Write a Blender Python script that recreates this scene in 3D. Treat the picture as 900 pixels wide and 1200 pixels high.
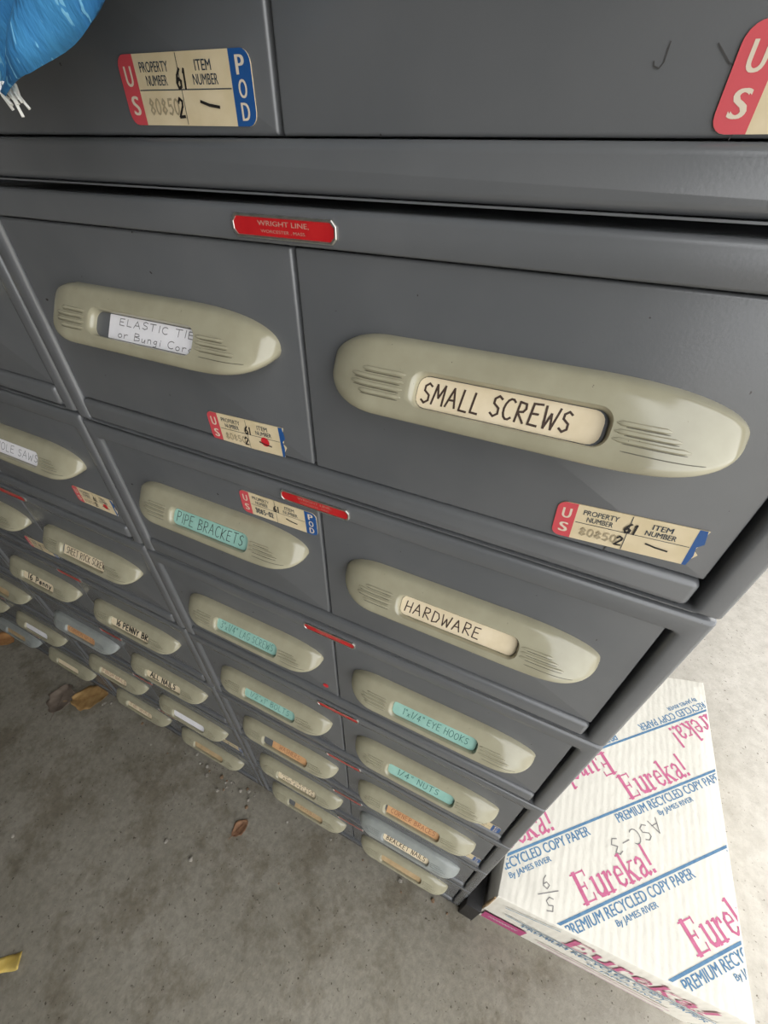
import bpy, bmesh, math, random
from mathutils import Vector, Matrix
from mathutils import noise as mnoise
R = math.radians
S = bpy.context.scene
COL = S.collection
for o in list(bpy.data.objects):
    bpy.data.objects.remove(o)

# ------------------------------------------------------------------ camera, sky, sun, exposure
FLOOR = -1.055
cam_d = bpy.data.cameras.new('camera')
cam = bpy.data.objects.new('camera', cam_d)
COL.objects.link(cam)
cam.location = (0.12639, -0.17357, 0.01193)
cam.rotation_euler = (Matrix.Rotation(R(24.156), 4, 'Z') @ Matrix.Rotation(R(49.828), 4, 'X')
                      @ Matrix.Rotation(R(1.536), 4, 'Z')).to_euler()
cam_d.sensor_fit = 'VERTICAL'
cam_d.sensor_height = 24.0
cam_d.lens = 24.0 * 484.876 / 1200.0
cam_d.clip_start = 0.01
S.camera = cam

world = bpy.data.worlds.new('sky')
S.world = world
world.use_nodes = True
wn = world.node_tree
wn.nodes.clear()
w_out = wn.nodes.new('ShaderNodeOutputWorld')
w_bg = wn.nodes.new('ShaderNodeBackground')
w_bg.inputs['Color'].default_value = (0.97, 0.985, 1.0, 1)
w_bg.inputs['Strength'].default_value = 3.4
wn.links.new(w_bg.outputs[0], w_out.inputs['Surface'])

sun_d = bpy.data.lights.new('sun', 'SUN')
sun_d.energy = 0.25
sun_d.angle = R(14)
sun_d.color = (1.0, 0.96, 0.88)
sun = bpy.data.objects.new('sun', sun_d)
COL.objects.link(sun)
sun.location = (3, 2, 3)
sun.rotation_euler = (Vector((-1.0, -0.75, -1.25))).to_track_quat('-Z', 'Y').to_euler()

S.view_settings.view_transform = 'Standard'
S.view_settings.look = 'None'
S.view_settings.gamma = 1.0
S.view_settings.use_curve_mapping = False
S.view_settings.exposure = 0.0


# ------------------------------------------------------------------ materials
def mat(name, color, rough=0.5, metal=0.0, spec=0.5):
    m = bpy.data.materials.new(name)
    m.use_nodes = True
    b = m.node_tree.nodes['Principled BSDF']
    b.inputs['Base Color'].default_value = (*color, 1)
    b.inputs['Roughness'].default_value = rough
    b.inputs['Metallic'].default_value = metal
    b.inputs['Specular IOR Level'].default_value = spec
    return m


def nd(m, typ, **kw):
    n = m.node_tree.nodes.new(typ)
    for k, v in kw.items():
        setattr(n, k, v)
    return n


def lk(m, a, b):
    m.node_tree.links.new(a, b)


def noisy(name, c1, c2, scale, rough=0.5, lo=0.35, hi=0.65, detail=4.0, bump=0.0, bscale=None, coord='Object', bdist=0.001,
          speck=None, speck_scale=300, speck_t=0.72, spec=0.5, stretch=None):
    """two-tone noise paint with optional bump and chips"""
    m = mat(name, c1, rough, 0, spec)
    b = m.node_tree.nodes['Principled BSDF']
    tc = nd(m, 'ShaderNodeTexCoord')
    src = tc.outputs[coord]
    if stretch:
        mp = nd(m, 'ShaderNodeMapping')
        mp.inputs['Scale'].default_value = stretch
        lk(m, src, mp.inputs['Vector'])
        src = mp.outputs[0]
    nz = nd(m, 'ShaderNodeTexNoise')
    nz.inputs['Scale'].default_value = scale
    nz.inputs['Detail'].default_value = detail
    lk(m, src, nz.inputs['Vector'])
    cr = nd(m, 'ShaderNodeValToRGB')
    cr.color_ramp.elements[0].position = lo
    cr.color_ramp.elements[1].position = hi
    cr.color_ramp.elements[0].color = (*c1, 1)
    cr.color_ramp.elements[1].color = (*c2, 1)
    lk(m, nz.outputs['Fac'], cr.inputs['Fac'])
    out = cr.outputs['Color']
    if speck:
        n2 = nd(m, 'ShaderNodeTexNoise')
        n2.inputs['Scale'].default_value = speck_scale
        n2.inputs['Detail'].default_value = 2.0
        lk(m, src, n2.inputs['Vector'])
        r2 = nd(m, 'ShaderNodeValToRGB')
        r2.color_ramp.elements[0].position = speck_t
        r2.color_ramp.elements[1].position = speck_t + 0.02
        lk(m, n2.outputs['Fac'], r2.inputs['Fac'])
        mx = nd(m, 'ShaderNodeMix', data_type='RGBA')
        lk(m, r2.outputs['Color'], mx.inputs['Factor'])
        lk(m, out, mx.inputs['A'])
        mx.inputs['B'].default_value = (*speck, 1)
        out = mx.outputs['Result']
    lk(m, out, b.inputs['Base Color'])
    if bump:
        n3 = nd(m, 'ShaderNodeTexNoise')
        n3.inputs['Scale'].default_value = bscale or scale * 5
        n3.inputs['Detail'].default_value = 3.0
        lk(m, src, n3.inputs['Vector'])
        bp = nd(m, 'ShaderNodeBump')
        bp.inputs['Strength'].default_value = bump
        bp.inputs['Distance'].default_value = bdist
        lk(m, n3.outputs['Fac'], bp.inputs['Height'])
        lk(m, bp.outputs[0], b.inputs['Normal'])
    return m


M_STEEL = noisy('grey_enamelled_steel', (0.114, 0.118, 0.123), (0.132, 0.135, 0.139), 14, rough=0.27, spec=0.75, bump=0.08, bscale=900,
                bdist=0.0004, speck=(0.035, 0.030, 0.028), speck_scale=230, speck_t=0.775)
M_DARK = mat('dark_cabinet_interior', (0.012, 0.011, 0.011), 0.7)
M_KHAKI = noisy('khaki_enamel', (0.335, 0.31, 0.215), (0.38, 0.355, 0.25), 60, rough=0.15, spec=0.7, bump=0.05, bscale=500, bdist=0.0003,
                speck=(0.12, 0.10, 0.075), speck_scale=420, speck_t=0.765)
M_GREYH = noisy('worn_grey_enamel', (0.27, 0.285, 0.27), (0.32, 0.335, 0.31), 60, rough=0.28, speck=(0.12, 0.10, 0.08), speck_scale=420,
                speck_t=0.765)
M_GROOVE_SHADE = mat('pull_groove_shade', (0.10, 0.09, 0.06), 0.5)  # dark khaki that paints shade into the pull's grooves
M_CREAM = noisy('cream_card', (0.72, 0.60, 0.40), (0.80, 0.68, 0.48), 80, rough=0.75)
M_WHITE = noisy('white_card', (0.78, 0.76, 0.77), (0.84, 0.82, 0.83), 80, rough=0.75)
M_TEAL = noisy('teal_card', (0.27, 0.49, 0.41), (0.33, 0.56, 0.48), 80, rough=0.75)
M_ORANGE = noisy('orange_card', (0.56, 0.30, 0.13), (0.64, 0.37, 0.18), 80, rough=0.75)
M_TAN = noisy('tan_card', (0.42, 0.29, 0.15), (0.50, 0.36, 0.20), 80, rough=0.75)
M_INK = mat('black_marker_ink', (0.015, 0.012, 0.010), 0.6)
M_INK2 = mat('brown_black_marker_ink', (0.055, 0.03, 0.018), 0.6)
M_PENCIL = mat('grey_pencil', (0.16, 0.15, 0.15), 0.6)
M_PEN = mat('green_pen_ink', (0.03, 0.12, 0.10), 0.6)
M_RUST = mat('rust_ink', (0.30, 0.10, 0.05), 0.6)
M_RED = noisy('red_enamel', (0.46, 0.012, 0.016), (0.52, 0.018, 0.02), 90, rough=0.3)
M_CHROME = noisy('worn_chrome', (0.52, 0.50, 0.45), (0.64, 0.62, 0.57), 300, rough=0.28)
M_CHROME.node_tree.nodes['Principled BSDF'].inputs['Metallic'].default_value = 0.9
M_PLATE_TXT = mat('faded_gilt_lettering', (0.46, 0.27, 0.21), 0.4)
M_STK = noisy('aged_sticker_paper', (0.66, 0.54, 0.33), (0.74, 0.62, 0.41), 70, rough=0.5)
M_SRED = mat('sticker_red', (0.62, 0.075, 0.09), 0.45)
M_SBLUE = mat('sticker_blue', (0.016, 0.085, 0.27), 0.45)
M_SLET = mat('sticker_pale_lettering', (0.72, 0.62, 0.48), 0.5)
M_SNAVY = mat('sticker_print_navy', (0.025, 0.04, 0.06), 0.5)
M_STAMP = mat('faded_stamp', (0.40, 0.33, 0.21), 0.5)
M_DOT = mat('red_dot', (0.62, 0.02, 0.03), 0.45)
M_SCR = mat('scratch_dark', (0.04, 0.037, 0.034), 0.6)
M_RUSTD = noisy('rust_chip', (0.06, 0.02, 0.012), (0.14, 0.05, 0.02), 300, rough=0.8)
M_PALE = mat('pale_scratch', (0.26, 0.26, 0.26), 0.5)


# ------------------------------------------------------------------ mesh helpers
class MB:
    def __init__(self):
        self.v, self.f, self.m = [], [], []
        self.k = 0

    def lift(self):
        """each stroke lies a hair above the one before, as ink over ink does"""
        self.k = (self.k + 1) % 24
        return self.k * 7e-6

    def poly(self, pts, mi=0):
        i = len(self.v)
        self.v += [tuple(p) for p in pts]
        self.f.append(tuple(range(i, i + len(pts))))
        self.m.append(mi)

    def add(self, vs, fs, mi=0):
        i = len(self.v)
        self.v += [tuple(p) for p in vs]
        for f in fs:
            self.f.append(tuple(j + i for j in f))
            self.m.append(mi)

    def loft(self, loops, mi=0, cap0=False, cap1=False, closed=True):
        n = len(loops[0])
        i = len(self.v)
        for l in loops:
            self.v += [tuple(p) for p in l]
        rng = n if closed else n - 1
        for k in range(len(loops) - 1):
            for j in range(rng):
                a, b = i + k * n + j, i + k * n + (j + 1) % n
                self.f.append((a, b, b + n, a + n))
                self.m.append(mi)
        if cap0:
            self.f.append(tuple(reversed(range(i, i + n))))
            self.m.append(mi)
        if cap1:
            s = i + (len(loops) - 1) * n
            self.f.append(tuple(range(s, s + n)))
            self.m.append(mi)

    def tube(self, pts, r, mi=0, n=6, taper=None):
        loops = []
        pts = [Vector(p) for p in pts]
        for k, p in enumerate(pts):
            d = (pts[min(k + 1, len(pts) - 1)] - pts[max(k - 1, 0)]).normalized()
            a = d.cross(Vector((0, 0, 1)))
            if a.length < 1e-3:
                a = d.cross(Vector((0, 1, 0)))
            a.normalize()
            b = d.cross(a)
            rr = r if taper is None else r * taper[k]
            loops.append([p + a * rr * math.cos(2 * math.pi * j / n) + b * rr * math.sin(2 * math.pi * j / n) for j in range(n)])
        self.loft(loops, mi, True, True)

    def mesh(self, name, mats, smooth=False, angle=35, recalc=False, merge=0.0):
        me = bpy.data.meshes.new(name)
        me.from_pydata([tuple(p) for p in self.v], [], self.f)
        for m in mats:
            me.materials.append(m)
        for p, mi in zip(me.polygons, self.m):
            p.material_index = mi
        if recalc or merge:
            bm = bmesh.new()
            bm.from_mesh(me)
            if merge:
                bmesh.ops.remove_doubles(bm, verts=bm.verts, dist=merge)
            if recalc:
                bmesh.ops.recalc_face_normals(bm, faces=bm.faces)
            bm.to_mesh(me)
            bm.free()
        if smooth:
            for p in me.polygons:
                p.use_smooth = True
            me.set_sharp_from_angle(angle=R(angle))
        me.update()
        return me


def obj(name, me, parent=None, loc=(0, 0, 0), rot=(0, 0, 0), label=None):
    o = bpy.data.objects.new(name, me)
    COL.objects.link(o)
    o.location = loc
    o.rotation_euler = rot
    if parent:
        o.parent = parent
    if label:
        o['label'] = label
    return o


def thing(o, label, cat, group=None):
    o['label'] = label
    o['category'] = cat
    if group:
        o['group'] = group
    return o


def struct(name, me, loc=(0, 0, 0)):
    o = obj(name, me, None, loc)
    o['kind'] = 'structure'
    return o


def rrect(x0, x1, z0, z1, r, n=4):
    """rounded rectangle loop in (x, z), counter-clockwise"""
    pts = []
    r = max(r, 1e-5)
    for cx, cz, a0 in ((x1 - r, z1 - r, 0), (x0 + r, z1 - r, 90), (x0 + r, z0 + r, 180), (x1 - r, z0 + r, 270)):
        for k in range(n + 1):
            a = R(a0 + 90 * k / n)
            pts.append((cx + r * math.cos(a), cz + r * math.sin(a)))
    return pts


def at_y(loop, y):
    return [(x, y, z) for x, z in loop]


def box_mb(mb, x0, x1, y0, y1, z0, z1, mi=0):
    v = [(x, y, z) for x in (x0, x1) for y in (y0, y1) for z in (z0, z1)]
    mb.add(v, [(0, 1, 3, 2), (4, 6, 7, 5), (0, 4, 5, 1), (2, 3, 7, 6), (0, 2, 6, 4), (1, 5, 7, 3)], mi)


# ------------------------------------------------------------------ lettering
_tc = {}


def text_geo(s, off=0.0):
    """outline lettering: (verts2d, faces) with size 1 and its extents"""
    key = (s, off)
    if key in _tc:
        return _tc[key]
    cu = bpy.data.curves.new('lettering', 'FONT')
    cu.body = s
    cu.size = 1.0
    cu.offset = off
    cu.resolution_u = 4
    o = bpy.data.objects.new('lettering', cu)
    COL.objects.link(o)
    dg = bpy.context.evaluated_depsgraph_get()
    me = bpy.data.meshes.new_from_object(o.evaluated_get(dg))
    vs = [(v.co.x, v.co.y) for v in me.vertices]
    fs = [tuple(p.vertices) for p in me.polygons]
    bpy.data.objects.remove(o)
    bpy.data.curves.remove(cu)
    bpy.data.meshes.remove(me)
    xs = [v[0] for v in vs]
    ys = [v[1] for v in vs]
    _tc[key] = (vs, fs, min(xs), max(xs), min(ys), max(ys))
    return _tc[key]


def put_text(mb, s, x, z, w, h, place, mi, off=0.0, shear=0.0):
    """fit string in a w x h cell whose lower left is x, z; place(x,z)->3d"""
    vs, fs, x0, x1, y0, y1 = text_geo(s)
    sx = w / (x1 - x0)
    sz = h / (y1 - y0)
    for sh in ((-off, off) if off else (0,)):
        pts = []
        l = mb.lift()
        for a, b in vs:
            zz = (b - y0) * sz
            pts.append(place(x + (a - x0 + sh) * sx + shear * zz, z + zz, l))
        mb.add(pts, fs, mi)


def arc(cx, cy, rx, ry, a0, a1, n=8):
    return [(cx + rx * math.cos(R(a0 + (a1 - a0) * k / n)), cy + ry * math.sin(R(a0 + (a1 - a0) * k / n))) for k in range(n + 1)]


HAND = {
    'A': [[(0, 0), (.32, 1), (.66, 0)], [(.12, .36), (.56, .38)]],
    'B': [[(.05, 0), (.05, 1)], [(.05, 1), (.45, .92), (.5, .68), (.05, .53), (.55, .42), (.58, .12), (.05, 0)]],
    'C': [arc(.36, .5, .34, .5, 50, 310, 10)],
    'D': [[(.05, 0), (.05, 1)], [(.05, 1), (.45, .88), (.6, .5), (.45, .1), (.05, 0)]],
    'E': [[(.55, 1), (.05, .97), (.05, .02), (.56, 0)], [(.05, .52), (.45, .53)]],
    'F': [[(.55, 1), (.05, .97), (.05, 0)], [(.05, .52), (.45, .53)]],
    'G': [arc(.36, .5, .34, .5, 50, 330, 10) + [(.66, .45), (.42, .45)]],
    'H': [[(.04, 0), (.06, 1)], [(.56, 0), (.58, 1)], [(.05, .5), (.57, .53)]],
    'I': [[(.12, 0), (.14, 1)]],
    'J': [[(.45, 1), (.45, .2), (.3, 0), (.1, .1), (.05, .25)]],
    'K': [[(.05, 0), (.06, 1)], [(.55, .98), (.07, .42), (.6, 0)]],
    'L': [[(.06, 1), (.05, .02), (.52, 0)]],
    'M': [[(.02, 0), (.12, 1), (.38, .35), (.66, 1), (.74, 0)]],
    'N': [[(.04, 0), (.06, 1), (.54, .02), (.58, 1)]],
    'O': [arc(.34, .5, .32, .5, 90, 450, 12)],
    'P': [[(.06, 0), (.05, 1), (.45, .95), (.54, .7), (.4, .5), (.06, .46)]],
    'R': [[(.06, 0), (.05, 1), (.45, .95), (.52, .72), (.4, .55), (.06, .5), (.58, 0)]],
    'S': [[(.52, .88), (.3, 1), (.08, .85), (.1, .62), (.46, .42), (.5, .16), (.26, 0), (.02, .14)]],
    'T': [[(0, .97), (.62, 1)], [(.31, .98), (.3, 0)]],
    'U': [[(.05, 1), (.06, .25), (.2, .02), (.42, .03), (.54, .25), (.56, 1)]],
    'V': [[(0, 1), (.3, 0), (.6, 1)]],
    'W': [[(0, 1), (.18, 0), (.4, .7), (.6, 0), (.8, 1)]],
    'X': [[(0, 0), (.55, 1)], [(.02, 1), (.58, 0)]],
    'Y': [[(0, 1), (.28, .5), (.58, 1)], [(.28, .5), (.26, 0)]],
    '0': [arc(.28, .5, .26, .5, 90, 450, 12)],
    '1': [[(.12, .82), (.2, 1), (.2, 0)]],
    '2': [[(.04, .78), (.2, 1), (.46, .86), (.44, .6), (.02, .03), (.56, .06)]],
    '3': [[(.04, .9), (.3, 1), (.48, .8), (.2, .54), (.52, .3), (.3, 0), (.02, .12)]],
    '4': [[(.36, 0), (.38, 1), (0, .32), (.58, .34)]],
    '5': [[(.5, 1), (.1, .98), (.06, .56), (.36, .6), (.52, .3), (.3, 0), (.02, .08)]],
    '6': [[(.44, .98), (.14, .66), (.04, .3), (.2, 0), (.48, .1), (.5, .36), (.26, .5), (.06, .32)]],
    '8': [[(.28, .54), (.08, .72), (.26, 1), (.48, .78), (.28, .54), (.04, .24), (.26, 0), (.54, .24), (.28, .54)]],
    '9': [[(.48, .7), (.26, .5), (.06, .7), (.24, 1), (.48, .8), (.44, .3), (.3, 0)]],
    '"': [[(.05, 1), (.05, .76)], [(.22, 1), (.22, .76)]],
    '/': [[(0, -.05), (.45, 1.05)]],
    '-': [[(.02, .48), (.5, .5)]],
    '.': [[(.08, 0), (.14, .06)]],
    'x': [[(0, 0), (.36, .5)], [(.02, .5), (.38, 0)]],
    'o': [arc(.22, .27, .2, .27, 90, 450, 10)],
    'r': [[(.05, .55), (.06, 0)], [(.06, .36), (.2, .54), (.36, .5)]],
    'u': [[(.04, .55), (.06, .1), (.26, .04), (.38, .5), (.4, 0)]],
    'n': [[(.05, .55), (.05, 0)], [(.05, .4), (.24, .56), (.36, .4), (.38, 0)]],
    'g': [[(.38, .5), (.2, .56), (.04, .3), (.2, .06), (.37, .28), (.38, .54), (.36, -.3), (.06, -.32)]],
    'i': [[(.08, .52), (.09, 0)], [(.1, .74), (.12, .8)]],
    'd': [[(.36, .4), (.18, .54), (.03, .28), (.16, .02), (.36, .2)], [(.37, 1), (.38, 0)]],
    'e': [[(.04, .28), (.38, .3), (.3, .54), (.1, .5), (.03, .2), (.2, 0), (.4, .1)]],
    'y': [[(.02, .54), (.2, .08)], [(.4, .55), (.12, -.35)]],
}


def ribbon(mb, pts, w, place, mi):
    for (ax, az), (bx, bz) in zip(pts, pts[1:]):
        dx, dz = bx - ax, bz - az
        l = math.hypot(dx, dz)
        if l < 1e-7:
            continue
        ux, uz = dx / l, dz / l
        h = w / 2
        e = h * 0.6
        ax2, az2, bx2, bz2 = ax - ux * e, az - uz * e, bx + ux * e, bz + uz * e
        nx, nz = -uz * h, ux * h
        k = mb.lift()
        mb.poly([place(ax2 - nx, az2 - nz, k), place(bx2 - nx, bz2 - nz, k), place(bx2 + nx, bz2 + nz, k), place(ax2 + nx, az2 + nz, k)], mi)


def hand_width(s):
    w = 0
    for ch in s:
        if ch == ' ':
            w += 0.5
        else:
            w += max(p[0] for st in HAND[ch] for p in st) + 0.24
    return w


def handwrite(mb, s, x, z, w, h, place, mi, pen, seed=1, slant=0.08, jit=0.05):
    rng = random.Random(seed)
    sx = w / hand_width(s)
    cx = 0
    for ch in s:
        if ch == ' ':
            cx += 0.5
            continue
        dz = rng.uniform(-jit, jit)
        sc = rng.uniform(1 - jit, 1 + jit)
        for st in HAND[ch]:
            pts = [(x + (cx + a * sc) * sx + slant * b * h, z + (b * sc + dz) * h) for a, b in st]
            ribbon(mb, pts, pen, place, mi)
        cx += max(p[0] for st in HAND[ch] for p in st) + 0.24


# serif letters for the pink carton print: list of (polyline, width) in a unit-high cell
def serif_word(mb, x, z, w, h, place, mi):
    TH, TN = 0.17, 0.055
    G = []

    def glyph(adv, parts):
        G.append((adv, parts))
    sf = lambda a, b, y: ([(a, y), (b, y)], TN)
    glyph(.74, [([(.17, 0), (.17, 1)], TH), sf(0, .62, .027), sf(0, .62, .973), sf(.2, .46, .51), ([(.62, 0), (.64, .22)], TN), ([(.62, 1), (.62, .8)], TN), ([(.46, .4), (.46, .62)], TN)])
    glyph(.62, [([(.12, .66), (.12, .18), (.2, .05), (.34, .04), (.44, .14)], .13), ([(.47, .66), (.47, 0)], .13), sf(0, .14, .64), sf(.36, .5, .64), sf(.46, .58, .027)])
    glyph(.46, [([(.13, 0), (.13, .66)], .13), sf(0, .27, .027), sf(0, .13, .64), ([(.16, .44), (.26, .62), (.36, .64)], .07), ([(.36, .6), (.36, .5)], .1)])
    glyph(.52, [([(.38, .62), (.24, .66), (.13, .52), (.1, .33), (.14, .14), (.26, .02), (.4, .08), (.46, .18)], .09), ([(.1, .38), (.44, .38), (.42, .56), (.3, .66)], .06), ([(.12, .52), (.12, .16)], .12)])
    glyph(.62, [([(.13, 0), (.13, 1)], .13), sf(0, .27, .027), sf(0, .13, .973), ([(.16, .26), (.46, .62)], TN), ([(.26, .38), (.48, .02)], .13), sf(.36, .6, .64), sf(.38, .62, .027)])
    glyph(.58, [([(.1, .5), (.14, .6), (.26, .66), (.38, .56), (.38, .1), (.46, .02), (.54, .08)], .1), ([(.38, .38), (.18, .3), (.1, .16), (.16, .03), (.3, .06), (.38, .18)], .09)])
    glyph(.3, [([(.14, 1), (.12, .3)], .12), ([(.1, .06), (.16, .06)], .13)])
    tot = sum(a for a, _ in G)
    sx = w / tot
    cx = 0
    for adv, parts in G:
        for pl, wd in parts:
            ribbon(mb, [(x + (cx + a) * sx, z + b * h) for a, b in pl], wd * min(sx, h), place, mi)
        cx += adv


# ------------------------------------------------------------------ floor, and an unseen shell set to shape the light
def slab(name, x0, x1, y0, y1, z0, z1, m):
    mb = MB()
    box_mb(mb, x0, x1, y0, y1, z0, z1)
    return struct(name, mb.mesh(name, [m]))


def concrete():
    m = mat('garage_concrete', (0.3, 0.28, 0.25), 0.85, 0, 0.25)
    b = m.node_tree.nodes['Principled BSDF']
    tc = nd(m, 'ShaderNodeTexCoord')

    def nz(scale, detail=6, rough=0.6):
        n = nd(m, 'ShaderNodeTexNoise')
        n.inputs['Scale'].default_value = scale
        n.inputs['Detail'].default_value = detail
        n.inputs['Roughness'].default_value = rough
        lk(m, tc.outputs['Object'], n.inputs['Vector'])
        return n

    def ramp(n, p0, c0, p1, c1):
        r = nd(m, 'ShaderNodeValToRGB')
        r.color_ramp.elements[0].position = p0
        r.color_ramp.elements[1].position = p1
        r.color_ramp.elements[0].color = (*c0, 1)
        r.color_ramp.elements[1].color = (*c1, 1)
        lk(m, n.outputs['Fac'], r.inputs['Fac'])
        return r

    def mix(a, bb, mode='MULTIPLY', fac=1.0):
        x = nd(m, 'ShaderNodeMix', data_type='RGBA', blend_type=mode)
        x.inputs['Factor'].default_value = fac
        lk(m, a, x.inputs['A'])
        lk(m, bb, x.inputs['B'])
        return x.outputs['Result']
    base = ramp(nz(5, 8), 0.3, (0.215, 0.195, 0.152), 0.7, (0.30, 0.275, 0.225))
    fine = ramp(nz(90, 4), 0.35, (0.84, 0.84, 0.84), 0.65, (1.06, 1.06, 1.06))
    stain = ramp(nz(13, 5, 0.7), 0.36, (0.70, 0.67, 0.62), 0.52, (1, 1, 1))
    pit = ramp(nz(160, 2), 0.27, (0.35, 0.33, 0.31), 0.33, (1, 1, 1))
    c = mix(mix(mix(base.outputs[0], fine.outputs[0]), stain.outputs[0]), pit.outputs[0])
    # concrete ramps to a paler tone towards +x, with a noise-broken edge
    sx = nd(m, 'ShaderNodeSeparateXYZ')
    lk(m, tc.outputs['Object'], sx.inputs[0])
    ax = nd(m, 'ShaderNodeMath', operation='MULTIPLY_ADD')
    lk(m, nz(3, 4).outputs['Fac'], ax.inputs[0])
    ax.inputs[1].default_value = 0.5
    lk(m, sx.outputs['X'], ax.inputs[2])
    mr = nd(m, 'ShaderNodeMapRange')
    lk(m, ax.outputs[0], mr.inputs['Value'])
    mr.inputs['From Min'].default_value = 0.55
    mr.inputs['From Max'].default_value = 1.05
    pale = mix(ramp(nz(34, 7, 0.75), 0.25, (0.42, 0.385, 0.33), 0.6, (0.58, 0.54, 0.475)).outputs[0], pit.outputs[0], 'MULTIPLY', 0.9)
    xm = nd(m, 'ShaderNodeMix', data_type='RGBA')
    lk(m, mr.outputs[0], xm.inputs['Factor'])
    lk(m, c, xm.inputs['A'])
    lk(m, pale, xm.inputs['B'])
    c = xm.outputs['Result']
    lk(m, c, b.inputs['Base Color'])
    bp = nd(m, 'ShaderNodeBump')
    bp.inputs['Strength'].default_value = 0.5
    bp.inputs['Distance'].default_value = 0.003
    lk(m, nz(130, 5, 0.7).outputs['Fac'], bp.inputs['Height'])
    lk(m, bp.outputs[0], b.inputs['Normal'])
    return m


M_WALL = noisy('unseen_shell_wall', (0.075, 0.07, 0.06), (0.10, 0.092, 0.08), 5, rough=0.8)  # unseen shell, kept dark to limit bounced light
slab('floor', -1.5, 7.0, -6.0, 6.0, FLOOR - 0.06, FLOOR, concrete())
slab('unseen_wall_left', -1.5, -1.4, -1.3, 1.7, FLOOR, 1.6, M_WALL)  # unseen, set close to darken the left side
slab('unseen_wall_front', -1.4, 0.46, -1.3, -1.2, FLOOR, 1.6, M_WALL)  # unseen, placed and cut short to shade the left fronts
slab('unseen_wall_back', -1.4, 1.4, 1.60, 1.70, FLOOR, 1.6, M_WALL)  # unseen, extended to block sky light from the back
slab('unseen_ceiling', -1.5, 0.85, -1.3, 1.70, 1.6, 1.7, M_WALL)  # unseen, its edge set to let sky light in from the right

# ------------------------------------------------------------------ drawer cabinet template (origin: bottom centre of the front)
H = 0.15071          # height of one unit
HW = 0.2246          # half width
DEPTH = 0.46
ST = 0.2115          # inner edge of the stiles
T = H                # local z of the unit's top


def frame_mesh():
    mb = MB()
    z0, z1 = 0.0006, T - 0.0026
    n = 3
    loops = [at_y(rrect(-HW, HW, z0, z1, 0.001, n), DEPTH),
             at_y(rrect(-HW, HW, z0, z1, 0.001, n), 0.0028)]
    for a in (30, 60, 90):
        q = 0.0026
        i = q * (1 - math.cos(R(a)))
        loops.append(at_y(rrect(-HW + i, HW - i, z0 + i * .3, z1 - i, 0.0012, n), 0.0028 - 0.0028 * math.sin(R(a))))
    oz0, oz1 = 0.0014, T - 0.0166
    r = 0.0036
    for a in (0, 30, 60, 90):
        k = r * (1 - math.sin(R(a)))
        loops.append(at_y(rrect(-ST - k, ST + k, oz0 - k * .2, oz1 + k * .4, 0.003, n), r * (1 - math.cos(R(a)))))
    loops.append(at_y(rrect(-ST, ST, oz0, oz1, 0.003, n), 0.026))
    mb.loft(loops, 0, True, False)
    mb.poly([p for p in reversed(loops[-1])], 1)
    return mb.mesh('cabinet_frame', [M_STEEL, M_DARK], True, 40, recalc=True)


def bar_mesh(name, x0, x1, z0, z1, y0, y1, rb, rc, m, rleft=None):
    """bar with rounded front edges (radius rb) and rounded corners in elevation (radius rc)"""
    mb = MB()
    loops = [at_y(rrect(x0, x1, z0, z1, rc, 4), y1), at_y(rrect(x0, x1, z0, z1, rc, 4), y0 + rb)]
    for a in (22, 45, 68, 90):
        i = rb * (1 - math.cos(R(a)))
        loops.append(at_y(rrect(x0 + i, x1 - i, z0 + i, z1 - i, max(rc - i, 0.0004), 4), y0 + rb - rb * math.sin(R(a))))
    mb.loft(loops, 0, True, True)
    return mb.mesh(name, [m], True, 50, recalc=True)


ME_FRAME = frame_mesh()
ME_RAIL = bar_mesh('bottom_rail', -ST + 0.0002, ST - 0.0026, 0.0016, T - 0.1324, 0.0002, 0.024, 0.0034, 0.0036, M_STEEL)
DX0, DX1 = 0.0007, 0.2090
DZ0, DZ1 = T - 0.1318, T - 0.0172
ME_FRONT_R = bar_mesh('drawer_front', DX0, DX1, DZ0, DZ1, 0.003, 0.022, 0.0013, 0.0012, M_STEEL)
ME_FRONT_L = bar_mesh('drawer_front', -0.2110, -0.0012, DZ0, DZ1, 0.003, 0.022, 0.0017, 0.0012, M_STEEL)

# pull: loft along x; local origin at the pull's centre, drawer face at y = 0
HL = 0.172
HH = 0.0158
HD = 0.0205
PROFILE = [(1.0, 0.0), (0.985, 0.16), (0.90, 0.31), (0.62, 0.47), (0.30, 0.62), (0.0, 0.755), (-0.30, 0.89), (-0.52, 0.975), (-0.70, 1.0),
           (-0.86, 0.955), (-0.965, 0.82), (-1.0, 0.62), (-0.985, 0.36), (-0.95, 0.0)]      # (height, bulge): slopes out to a lip at the bottom


def _prof(t):
    f = t * (len(PROFILE) - 1)
    i = min(int(f), len(PROFILE) - 2)
    g = f - i
    P = [PROFILE[max(0, i - 1)], PROFILE[i], PROFILE[i + 1], PROFILE[min(len(PROFILE) - 1, i + 2)]]
    out = []
    for k in (0, 1):
        p0, p1, p2, p3 = (q[k] for q in P)
        out.append(0.5 * (2 * p1 + (p2 - p0) * g + (2 * p0 - 5 * p1 + 4 * p2 - p3) * g * g + (3 * p1 - p0 - 3 * p2 + p3) * g ** 3))
    return out


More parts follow.
